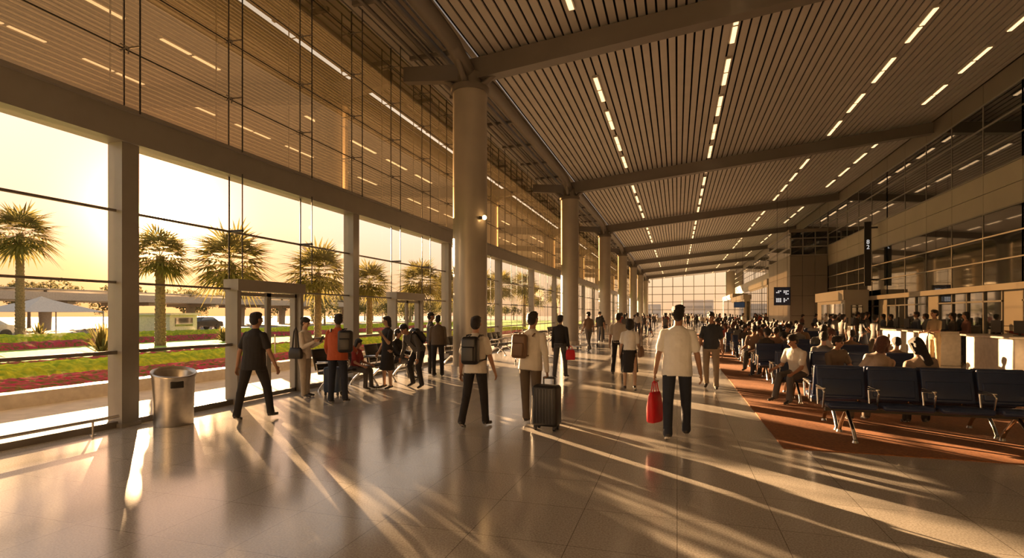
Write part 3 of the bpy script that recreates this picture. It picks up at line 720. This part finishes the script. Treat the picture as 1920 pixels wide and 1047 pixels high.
near(.72,12.6,172,1.68,'man in dark t-shirt and khaki trousers walking towards the seats',
  dict(Lleg=(.22,.05),Rleg=(-.2,.2),Larm=(-.2,.15,.3),Rarm=(.2,.15,.4),head=(.3,.1)),dict(shirt=cl('charcoal_tee',(.03,.035,.045)),pants=C_kh,loose=.015),.010)
near(7.6,19.6,110,1.76,'man in khaki uniform standing by service counter',
  dict(Larm=(.2,.12,1.4),Rarm=(.2,.12,1.2),Lin=.3,Rin=.3),dict(shirt=C_uni,pants=C_uni),.012)
near(2.20,11.24,135,1.66,'man in white shirt with dark trousers slumped on bench',
  dict(sit=1,Lleg=(1.45,1.35),Rleg=(1.5,1.2),Larm=(.7,.1,.9),Rarm=(.6,.15,1.0),lean=.38,tilt=-.08,head=(-.3,.3)),dict(shirt=C_off,pants=C_gr,hair='short',loose=.025),.010)
near(2.80,11.28,205,1.62,'man in brown shirt leaning to neighbour on bench',
  dict(sit=1,Lleg=(1.45,1.35),Rleg=(1.5,1.2),Larm=(.6,.1,.9),Rarm=(.5,.15,1.1),lean=.3,tilt=.15,head=(.5,.2)),dict(shirt=C_brn,pants=C_black,hair='short'),.012)
near(2.74,8.97,10,1.68,'woman with auburn hair in floral top sitting on bench',
  dict(sit=1,Lleg=(1.45,1.35),Rleg=(1.5,1.4),Larm=(.6,.1,.9),Rarm=(.5,.15,1.1),lean=-.05,tilt=.15,head=(-.6,.3)),dict(shirt=cl('floral_brown',(.30,.22,.16)),pants=C_brn,fem=1,hair='bob',hairm=HAIRB),.012)
near(3.38,8.97,-5,1.66,'woman with dark hair sitting on bench seen over backrest',
  dict(sit=1,Lleg=(1.45,1.35),Rleg=(1.5,1.4),Larm=(.6,.1,.9),Rarm=(.5,.15,1.1),lean=-.02,tilt=-.18,head=(.5,.3)),dict(shirt=cl('floral_dark',(.25,.18,.13)),pants=C_black,fem=1,hair='long'),.012)
# crowd templates
RS=randmat('crowd_shirts',[(.40,.37,.33),(.04,.045,.06),(.12,.05,.04),(.28,.05,.03),(.16,.14,.12),(.03,.03,.03),(.06,.05,.045),(.07,.09,.14),(.18,.11,.07),(.1,.09,.08)])
RP=randmat('crowd_trousers_cloth',[(.03,.03,.04),(.05,.06,.09),(.12,.10,.08),(.02,.02,.02),(.08,.075,.07)])
st=[];se=[]
TV=.019
poses=[(dict(Lleg=(-.25,.2),Rleg=(.25,.05),Larm=(.2,.15,.3),Rarm=(-.2,.15,.2)),dict()),
 (dict(Larm=(.2,.12,1.3),Rarm=(0,.12,.2)),dict(fem=1,hair='long',sleeve='long')),
 (dict(Larm=(.0,.15,.2),Rarm=(.3,.12,1.5),Lleg=(.05,.1)),dict(sleeve='long')),
 (dict(Lleg=(.2,.05),Rleg=(-.2,.2),Larm=(-.2,.15,.3),Rarm=(.25,.15,.4)),dict(fem=1,hair='bob',bottom='skirt',skirt=.45)),
 (dict(Lleg=(.1,.1),Rleg=(-.05,.05),lean=.08,head=(.3,.2)),dict(loose=.03))]
for p,o in poses: o=dict(o,shirt=RS,pants=RP); bm,hm,an=body(p,o,TV); st.append((bm,hm))
for p,o in [(dict(lean=.05,head=(.2,.2),tilt=.10,Larm=(.5,.1,.9),Rarm=(.5,.1,.9)),dict()),(dict(lean=.6,head=(-.2,.5),Larm=(1.0,.05,.7),Rarm=(.9,.05,.8)),dict(sleeve='long')),
 (dict(lean=-.1,tilt=-.14,head=(.8,0),Larm=(.3,.15,.9),Rarm=(.3,.15,1.3)),dict(fem=1,hair='long')),(dict(lean=.3,tilt=.16,head=(-.8,.1),Larm=(.4,.1,1.2),Rarm=(.5,.1,.8)),dict(fem=1,hair='bob',hairm=HAIRB)),
 (dict(lean=-.14,tilt=.05,head=(0,.6),Larm=(.5,.1,1.3),Rarm=(.3,.3,.7)),dict(sleeve='long')),(dict(lean=.42,tilt=-.12,head=(.3,.4),Larm=(.8,.2,.9),Rarm=(.5,.1,1.2)),dict(loose=.03))]:
    p=dict(p,sit=1,Lleg=(1.45,1.4),Rleg=(1.48,1.3)); o=dict(o,shirt=RS,pants=RP); bm,hm,an=body(p,o,TV); se.append((bm,hm))
rr=random.Random(21)
for (x,y,rz,i,f,j,k) in seats:
    if i==0: continue
    if i==1 and f==0 and k<2 and j==0: continue
    pr=.72 if j==0 else .55
    if rr.random()>pr: continue
    bm,hm=rr.choice(se); back=-.02 if rz==0 else .02
    put(bm,hm,x,y+back,math.degrees(rz)+180+rr.uniform(-25,25),rr.uniform(1.45,1.74),'traveller sitting on navy airport bench','seated travellers',.012)
def ok(x,y,L=[]):
    for a,b_ in L:
        if (a-x)**2+(b_-y)**2<.36: return False
    L.append((x,y)); return True
n=0
for c in colY: ok(XC,c); ok(XC+.4,c); ok(XC,c-.5); ok(XC,c+.5)
while n<95:
    y=24+ (rr.random()**1.2)*84; x=rr.uniform(-4.6,1.0) if y<46 else rr.uniform(-4.6,7.5)
    if y<38 and rr.random()<.72: continue
    if y<36 and x>-3.2: x=rr.uniform(-4.8,-3)
    if not ok(x,y): continue
    bm,hm=rr.choice(st); put(bm,hm,x,y,rr.choice([0,0,180,90,-60,30])+rr.uniform(-20,20),rr.uniform(1.55,1.78),'traveller standing in the concourse crowd','concourse travellers'); n+=1
for y in(17.0,17.9,21.2,22.1,24.2,25.0,27.7,28.6,30.8,31.6):
    bm,hm=rr.choice(st[1:3]); put(bm,hm,9.1,y,90,rr.uniform(1.62,1.74),'staff member standing behind service counter','counter staff')
for x,y in((7.55,25.6),(7.6,27.2),(7.55,30.2),(8.0,33),(7.9,36),(8.0,40),(6.6,21.5),(5.9,22.6),(6.9,23.8)):
    bm,hm=rr.choice(st); put(bm,hm,x,y,-90+rr.uniform(-40,40),rr.uniform(1.6,1.75),'traveller waiting at service counter','queueing travellers',.012 if x<7.4 else 0)
# ---------------------------------------------------------------- bin, rail, carts
e=empty('waste_bin',(-7.22,6.15,0),math.radians(-30),label='round brushed stainless waste bin with slanted open top',cat='bin')
b=MB(); n=40; vs=[];fs=[]
def rim(r,z,t,sl): return (r*math.cos(t),r*math.sin(t),z+sl*math.cos(t))
prof=[(.255,0,0),(.26,.02,0),(.265,.4,0),(.285,.72,-.055),(.30,.77,-.06),(.30,.79,-.06),(.285,.795,-.06),(.25,.74,-.06),(.24,.45,0)]
for r_,z,sl in prof:
    for i in range(n): vs.append(rim(r_,z,2*math.pi*i/n,sl))
for j in range(len(prof)-1):
    for i in range(n): fs.append((j*n+i,j*n+(i+1)%n,(j+1)*n+(i+1)%n,(j+1)*n+i))
b.add(vs,fs,0,True); obj('bin_body',b,['steel'],e)
b=MB(); b.cone((0,0,.45),(0,0,.46),.245,.245,30); obj('liner',b,['black'],e)
b=MB(); b.rbox((0,-.276,.62),(.085,.012,.05),.012); o=obj('badge',b,['dark'],e); o.rotation_euler[2]=math.radians(88)
b=MB(); b.tube([(0,0,.2),(0,2.6,.2)],.022,10)
for y in(.9,2.25): b.cone((0,y,0),(0,y,.2),.014,.014,8); b.cone((0,y,0),(0,y,.012),.04,.04,12)
o=obj('floor_rail',b,['steel'],label='low steel guard rail along the window base',cat='rail'); o.location=(-7.6,3.0,0)
def cart(x,y,rz):
    e=empty('luggage_cart',(x,y,0),rz,label='chrome airport luggage trolley with wire basket',cat='luggage cart',group='luggage trolleys')
    b=MB(); b.tube([(-.27,.35,.16),(-.2,-.45,.12),(.2,-.45,.12),(.27,.35,.16),(-.27,.35,.16)],.016,6)
    for k in range(5): b.cone((-.2+.1*k,-.44,.125),(-.22+.11*k,.34,.16),.007,.007,5)
    b.tube([(-.25,.36,.14),(-.27,.5,1.0),(.27,.5,1.0),(.25,.36,.14)],.016,6); obj('frame',b,['chrome'],e)
    b=MB()
    for z in(.72,.8,.9): b.tube([(-.24,.45,z),(-.22,.25,z),(.22,.25,z),(.24,.45,z)],.007,5)
    for k in range(6): b.cone((-.22+.088*k,.25,.72),(-.22+.088*k,.25,.9),.005,.005,5)
    obj('basket',b,['chrome'],e)
    b=MB(); b.cone((-.24,.5,1.01),(.24,.5,1.01),.022,.022,8); obj('handle',b,['black'],e)
    for p in((-.22,.32),(.22,.32),(0,-.4)):
        b=MB(); b.cone((p[0]-.02,p[1],.07),(p[0]+.02,p[1],.07),.07,.07,12); obj('wheel',b,['black'],e)
for x,y,rz in((-5.0,17.4,.4),(-4.6,18.8,.5),(-4.4,25.6,-.3),(-4.2,27.2,-.2),(-4.3,33,.2)): cart(x,y,rz)
# ---------------------------------------------------------------- exterior
b=MB(); b.box(-11.2,XF-.25,Y0-20,150,-.2,-.02,0); struct('ground_walkway',b,['pave'],'pale paved walkway outside the glass wall')
b=MB(); b.box(-400,-44,-150,500,-.35,-.05,0); b.box(-44,500,Y1+.3,500,-.35,-.21,0); b.box(-44,-11.2,-150,-30,-.35,-.05,0); b.box(-44,-11.2,130,500,-.35,-.05,0); struct('ground_road',b,['asph'],'asphalt road and yard beyond the garden')
b=MB(); b.box(-44,-11.6,-30,130,-.3,.17,0); struct('ground_lawn',b,['lawn'],'sunlit green lawn of the terminal garden')
b=MB(); b.box(-11.6,-11.2,-30,130,-.1,.24,0); obj('planter_curb',b,['curb'],label='long pale granite curb edging the flower beds',cat='curb')
def bed(xa,xb,h,res,mt,label,wav=0,ya=-4,yb=60,seed=0):
    b=MB(); nx=int(abs(xb-xa)/res)+1; ny=int((yb-ya)/res)+1; rr=random.Random(seed); vs=[];fs=[]
    for j in range(ny):
        y=ya+j*res
        for i in range(nx):
            x=xa+(xb-xa)*i/(nx-1)-wav*math.sin(y*.18+seed)
            u=2*i/(nx-1)-1; edge=math.sqrt(max(0,1-u**4))
            vs.append((x+rr.uniform(-.3,.3)*res,y+rr.uniform(-.3,.3)*res,.15+h*edge*(.65+.35*rr.random())))
    for j in range(ny-1):
        for i in range(nx-1): a=j*nx+i; fs.append((a,a+1,a+nx+1,a+nx))
    b.add(vs,fs,0,False); obj('flower_bed',b,[mt],label=label,cat='flower bed',kind='stuff')
bed(-13.6,-11.65,.20,.10,'magenta','bed of low magenta flowers behind granite curb',0,-2,45,1)
bed(-16.0,-13.8,.34,.12,'yellowg','clipped golden green hedge strip',0,-2,50,2)
bed(-17.8,-16.4,.24,.12,'magenta','bed of low magenta flowers beside hedge',.25,-2,50,3)
bed(-27.0,-25.8,.34,.16,'magenta','curving band of magenta flowers on lawn',1.0,0,60,4)
bed(-31,-29.2,.55,.18,'yellowg','curving golden green hedge on lawn',1.1,0,70,5)
# palms
def palmcrown(rad,nf,seed):
    b=MB(); rr=random.Random(seed); L=rad*.42; Rf=rad*.62
    for k in range(nf):
        el=math.asin(min(1,max(-.75,1-1.75*(k+.5)/nf))); az=k*2.399+rr.uniform(-.2,.2)
        d=V((math.cos(el)*math.cos(az),math.cos(el)*math.sin(az),math.sin(el)))
        s=d.cross(V((0,0,1))).normalized(); up=s.cross(d).normalized()
        c=d*L*rr.uniform(.8,1.1)
        b.add([s*-.015,s*.015,c+s*.01,c-s*.01],[(0,1,2,3)],0)
        for q in range(15):
            a=math.radians(-85+170*q/14)+rr.uniform(-.04,.04); dr=(d*math.cos(a)+s*math.sin(a)).normalized()
            ln=Rf*(1.12-.40*abs(a)/1.4)*rr.uniform(.85,1.15); sd=dr.cross(up).normalized()
            m1=c+dr*ln*.5-V((0,0,ln*.05)); tp=c+dr*ln-V((0,0,ln*.25)); w=.036*rad/1.4
            b.add([c,m1+sd*w,tp,m1-sd*w],[(0,1,2,3)],0)
    for k in range(nf//3):
        az=k*2.1; d=V((math.cos(az)*.35,math.sin(az)*.35,-1)).normalized(); s=d.cross(V((0,0,1))).normalized(); c=d*rad*.12
        for q in range(5): 
            a=(q-2)*.25; dr=(d+s*a).normalized(); b.add([c,c+dr*rad*.2+s*.03,c+dr*rad*.42,c+dr*rad*.2-s*.03],[(0,1,2,3)],1)
    return b.mesh('crown',['palm','bark'])
crowns={}
def palm(x,y,h,rad,tr=.2,seed=1,label='fan palm with shaggy trunk on the lawn'):
    rad*=1.15; tr*=.8
    e=empty('palm_tree',(x,y,.1),seed*1.3,label=label,cat='tree')
    key=(round(rad,1),seed%3)
    if key not in crowns: crowns[key]=palmcrown(rad,42,seed)
    o=bpy.data.objects.new('crown',crowns[key]); COL.objects.link(o); o.parent=e; o.location=(0,0,h)
    b=MB(); k=int(h/.22); 
    for i in range(k):
        z0=h*i/k; z1=h*(i+1)/k; r=tr*(1.15-.3*i/k); b.cone((0,0,z0),(0,0,z1+.02),r*.92,r*1.08,12)
    obj('trunk',b,['bark'],e)
palm(-38.8,22.5,6.5,2.1,.28,1); palm(-23.5,19.3,4.3,1.55,.26,2); palm(-20.2,20.2,4.0,2.0,.2,3); palm(-17.0,22.4,3.6,1.8,.2,4)
palm(-16.6,26.4,3.3,1.4,.2,5); palm(-14.9,29.3,3.5,1.5,.2,6); palm(-15.0,33.8,3.4,1.5,.2,7)
for i,(x,y) in enumerate(((-14.6,39),(-15,45),(-14.5,51),(-15.5,58),(-14.5,66),(-15,76),(-21.5,48),(-34,64))): palm(x,y,3.6+.4*(i%3),1.6+.1*(i%2),.2,i+8)
def spiky(x,y,r,seed):
    b=MB(); rr=random.Random(seed)
    for k in range(60):
        az=k*2.399; el=.25+1.2*rr.random(); d=V((math.cos(el)*math.cos(az),math.cos(el)*math.sin(az),math.sin(el))); s=d.cross(V((0,0,1))).normalized()
        p1=d*r*.55; p2=d*r-V((0,0,r*.3*math.cos(el))); b.add([s*.03,-s*.03,p1-s*.05,p1+s*.05],[(0,1,2,3)],0); b.add([p1+s*.05,p1-s*.05,p2],[(0,1,2)],0)
    o=obj('spiky_shrub',b,['palm'],label='low cycad shrub with arching spiky fronds',cat='shrub'); o.location=(x,y,.15)
spiky(-20.2,14.3,1.4,1); spiky(-21.8,11.6,.9,2); spiky(-19.4,24,.9,3); spiky(-24.0,23.5,1.0,4); spiky(-33,20,1.2,5)
def treemesh(seed,r):
    b=MB(); rr=random.Random(seed)
    blobs=[(V((rr.gauss(0,.45),rr.gauss(0,.45),rr.gauss(0,.3)))*r,r*rr.uniform(.35,.6)) for _ in range(9)]
    for k in range(1500):
        c,q=rr.choice(blobs); d=V((rr.gauss(0,1),rr.gauss(0,1),rr.gauss(0,1))).normalized(); p=c+d*q*rr.uniform(.7,1.05)
        u=V((rr.gauss(0,1),rr.gauss(0,1),rr.gauss(0,1))).normalized(); w=u.cross(d).normalized(); s=.11*r*rr.uniform(.5,1)
        b.add([p-u*s,p+w*s*.6,p+u*s,p-w*s*.6],[(0,1,2,3)],0)
    return b.mesh('foliage',['tree'])
tms=[treemesh(s,1.9) for s in(1,2,3)]
b=MB(); b.cone((0,0,0),(0,0,2.6),.16,.1,8); b.cone((0,0,1.8),(.7,.1,3.0),.07,.04,6); b.cone((0,0,1.9),(-.6,.3,3.1),.07,.04,6); tk=b.mesh('trunk',['bark'])
rt=random.Random(5)
for i in range(44):
    if i<32: x=-77-(i%2)*6; y=12+i*5.6
    else: x=-43; y=58+ (i-32)*7.5
    e=empty('tree',(x,y,-.05),rt.random()*6,label='leafy shade tree beyond the garden',cat='tree',group='background trees'); s=rt.uniform(.9,1.15)*(1.35 if i<32 else .85); e.scale=(s,s,s)
    o=bpy.data.objects.new('trunk',tk); COL.objects.link(o); o.parent=e
    o=bpy.data.objects.new('foliage',tms[i%3]); COL.objects.link(o); o.parent=e; o.location=(0,0,3.2)
e=empty('elevated_road',(0,0,0),label='long low elevated concrete roadway with canopy on piers',cat='bridge')
b=MB(); b.box(-70,-60,-10,110,3.1,3.5,0); b.box(-60.3,-60,-10,110,3.5,3.9,0); b.box(-69,-61,-10,110,4.2,4.3,1)
for y in range(-5,110,9): b.box(-65.1,-64.9,y-.1,y+.1,3.5,4.2,1)
obj('deck',b,['conc','alu'],e)
for y in range(-5,110,9):
    b=MB(); b.cone((-65,y,-.1),(-65,y,3.1),.5,.6,12); b.box(-69,-61,y-.4,y+.4,2.7,3.1); obj('pier',b,['conc'],e)
e=empty('canopy_tent',(-50,30.5,-.05),label='white peaked fabric canopy on thin poles',cat='tent')
b=MB(); b.add([(-3,-3,1.9),(3,-3,1.9),(3,3,1.9),(-3,3,1.9),(-.5,-.5,2.9),(.5,-.5,2.9),(.5,.5,2.9),(-.5,.5,2.9),(0,0,3.2)],[(0,1,5,4),(1,2,6,5),(2,3,7,6),(3,0,4,7),(4,5,8),(5,6,8),(6,7,8),(7,4,8)],0)
obj('canopy',b,['white'],e)
for p in((-2.9,-2.9),(2.9,-2.9),(-2.9,2.9),(2.9,2.9)):
    b=MB(); b.cone((p[0],p[1],0),(p[0],p[1],1.95),.05,.05,8); obj('pole',b,['alu'],e)
e=empty('kiosk',(-36.2,30,.1),.2,label='small white kiosk on the lawn',cat='kiosk')
b=MB(); b.box(-1.6,1.6,-1.4,1.4,0,1.5); b.box(-1.8,1.8,-1.6,1.6,1.5,1.65); obj('kiosk_body',b,['white'],e)
b=MB(); b.box(1.6,1.63,-.9,.9,.7,1.3); obj('kiosk_window',b,['dglass'],e)
def car(x,y,rz,m,label):
    e=empty('car',(x,y,-.05),rz,label=label,cat='car')
    b=MB(); pr=[(-2.1,.35),(-2.1,.75),(-1.9,.9),(-1.0,.95),(-.5,1.4),(.9,1.42),(1.5,.98),(2.05,.9),(2.15,.5),(2.1,.35)]
    n=len(pr); vs=[(p,-.82,q) if q<1.0 else (p,-.66,q) for p,q in pr]+[(p,.82,q) if q<1.0 else (p,.66,q) for p,q in pr]
    fs=[tuple(range(n)),tuple(range(n,2*n))[::-1]]+[(i,i+n,(i+1)%n+n,(i+1)%n) for i in range(n)]; b.add(vs,fs,0); obj('car_body',b,[m],e)
    b=MB()
    for sg in(-1,1): b.add([(-.85,sg*.80,1.0),(-.45,sg*.69,1.35),(.85,sg*.69,1.36),(1.3,sg*.80,1.0)],[(0,1,2,3)],0)
    obj('side_window',b,['dglass'],e)
    for sx in(-1.3,1.35):
        for sy in(-.8,.8):
            b=MB(); b.cone((sx,sy-.1,.33),(sx,sy+.1,.33),.33,.33,16); obj('wheel',b,['black'],e)
car(-46.0,24.0,1.5,'carp','pale saloon car parked by tent'); car(-46.2,38.8,1.6,'carp','pale saloon car parked by tent'); car(-54,22.5,1.57,'alu','grey saloon car parked on asphalt'); car(-50,46,1.57,'dark','dark saloon car parked on asphalt')
for x,y,h in((-34.8,17.6,5.0),(-46,55.5,6),(-46,77,6)):
    e=empty('street_lamp',(x,y,0),label='slim street lamp with twin flat heads',cat='street lamp')
    b=MB(); b.cone((0,0,0),(0,0,h),.08,.05,8); obj('pole',b,['alu'],e); b=MB(); b.box(-.7,.7,-.12,.12,h-.05,h+.05); obj('lamp_head',b,['alu'],e)
for x,y,w,h in((-14,210,16,5.5),(8,230,12,7.5),(30,220,12,5)):
    b=MB(); b.box(-w/2,w/2,0,8,-.3,h)
    for k in range(int(h/3)): b.box(-w/2+.5,w/2-.5,-.05,0,1+k*3,2.2+k*3,1)
    o=obj('building',b,['haze','conc'],label='pale block building beyond the hall',cat='building'); o.location=(x,y,0)
# ---------------------------------------------------------------- light
SD=V((-.926,.760,.182)).normalized()
sun=bpy.data.lights.new('sun','SUN'); sun.energy=54; sun.angle=math.radians(.3); sun.color=(1,.61,.30)
so=bpy.data.objects.new('sun',sun); COL.objects.link(so); so.rotation_euler=(-SD).to_track_quat('-Z','Y').to_euler()
so.location=(-60,50,20)
w=bpy.data.worlds.new('World'); bpy.context.scene.world=w; w.use_nodes=True; nt=w.node_tree; nt.nodes.clear(); L=nt.links
out=nt.nodes.new('ShaderNodeOutputWorld'); bg=nt.nodes.new('ShaderNodeBackground'); tc=nt.nodes.new('ShaderNodeTexCoord')
nrm=nt.nodes.new('ShaderNodeVectorMath'); nrm.operation='NORMALIZE'; L.new(tc.outputs['Generated'],nrm.inputs[0])
sep=nt.nodes.new('ShaderNodeSeparateXYZ'); L.new(nrm.outputs[0],sep.inputs[0])
ramp=nt.nodes.new('ShaderNodeValToRGB'); e=ramp.color_ramp.elements
e[0].position=0; e[0].color=(.80,.48,.26,1); e[1].position=1; e[1].color=(.32,.34,.40,1)
q=e.new(.07); q.color=(.90,.62,.38,1); q=e.new(.15); q.color=(1.0,.80,.62,1); q=e.new(.32); q.color=(1.0,.90,.80,1); q=e.new(.6); q.color=(.58,.57,.56,1)
L.new(sep.outputs['Z'],ramp.inputs['Fac'])
dt=nt.nodes.new('ShaderNodeVectorMath'); dt.operation='DOT_PRODUCT'; dt.inputs[1].default_value=SD; L.new(nrm.outputs[0],dt.inputs[0])
mxx=nt.nodes.new('ShaderNodeMath'); mxx.operation='MAXIMUM'; mxx.inputs[1].default_value=0; L.new(dt.outputs['Value'],mxx.inputs[0])
last=ramp.outputs['Color']
for pw,c in((10,(.16,.02,-.06)),(60,(.9,.18,-.03)),(350,(4,2.4,1.3)),(6000,(24,19,11))):
    p=nt.nodes.new('ShaderNodeMath'); p.operation='POWER'; p.inputs[1].default_value=pw; L.new(mxx.outputs[0],p.inputs[0])
    s=nt.nodes.new('ShaderNodeVectorMath'); s.operation='SCALE'; s.inputs[0].default_value=c; L.new(p.outputs[0],s.inputs['Scale'])
    a=nt.nodes.new('ShaderNodeVectorMath'); a.operation='ADD'; L.new(last,a.inputs[0]); L.new(s.outputs[0],a.inputs[1]); last=a.outputs[0]
L.new(last,bg.inputs['Color']); bg.inputs['Strength'].default_value=1.3; L.new(bg.outputs[0],out.inputs[0])
# ---------------------------------------------------------------- camera
cam=bpy.data.cameras.new('camera'); cam.sensor_width=36; cam.lens=18.75; cam.shift_y=66.5/1920; cam.clip_end=1500
co=bpy.data.objects.new('camera',cam); COL.objects.link(co); co.location=(0,0,1.65); co.rotation_euler=(math.pi/2,0,math.radians(17.2))
bpy.context.scene.camera=co
try:
    bpy.context.scene.view_settings.view_transform='Standard'; bpy.context.scene.view_settings.look='None'
except Exception: pass
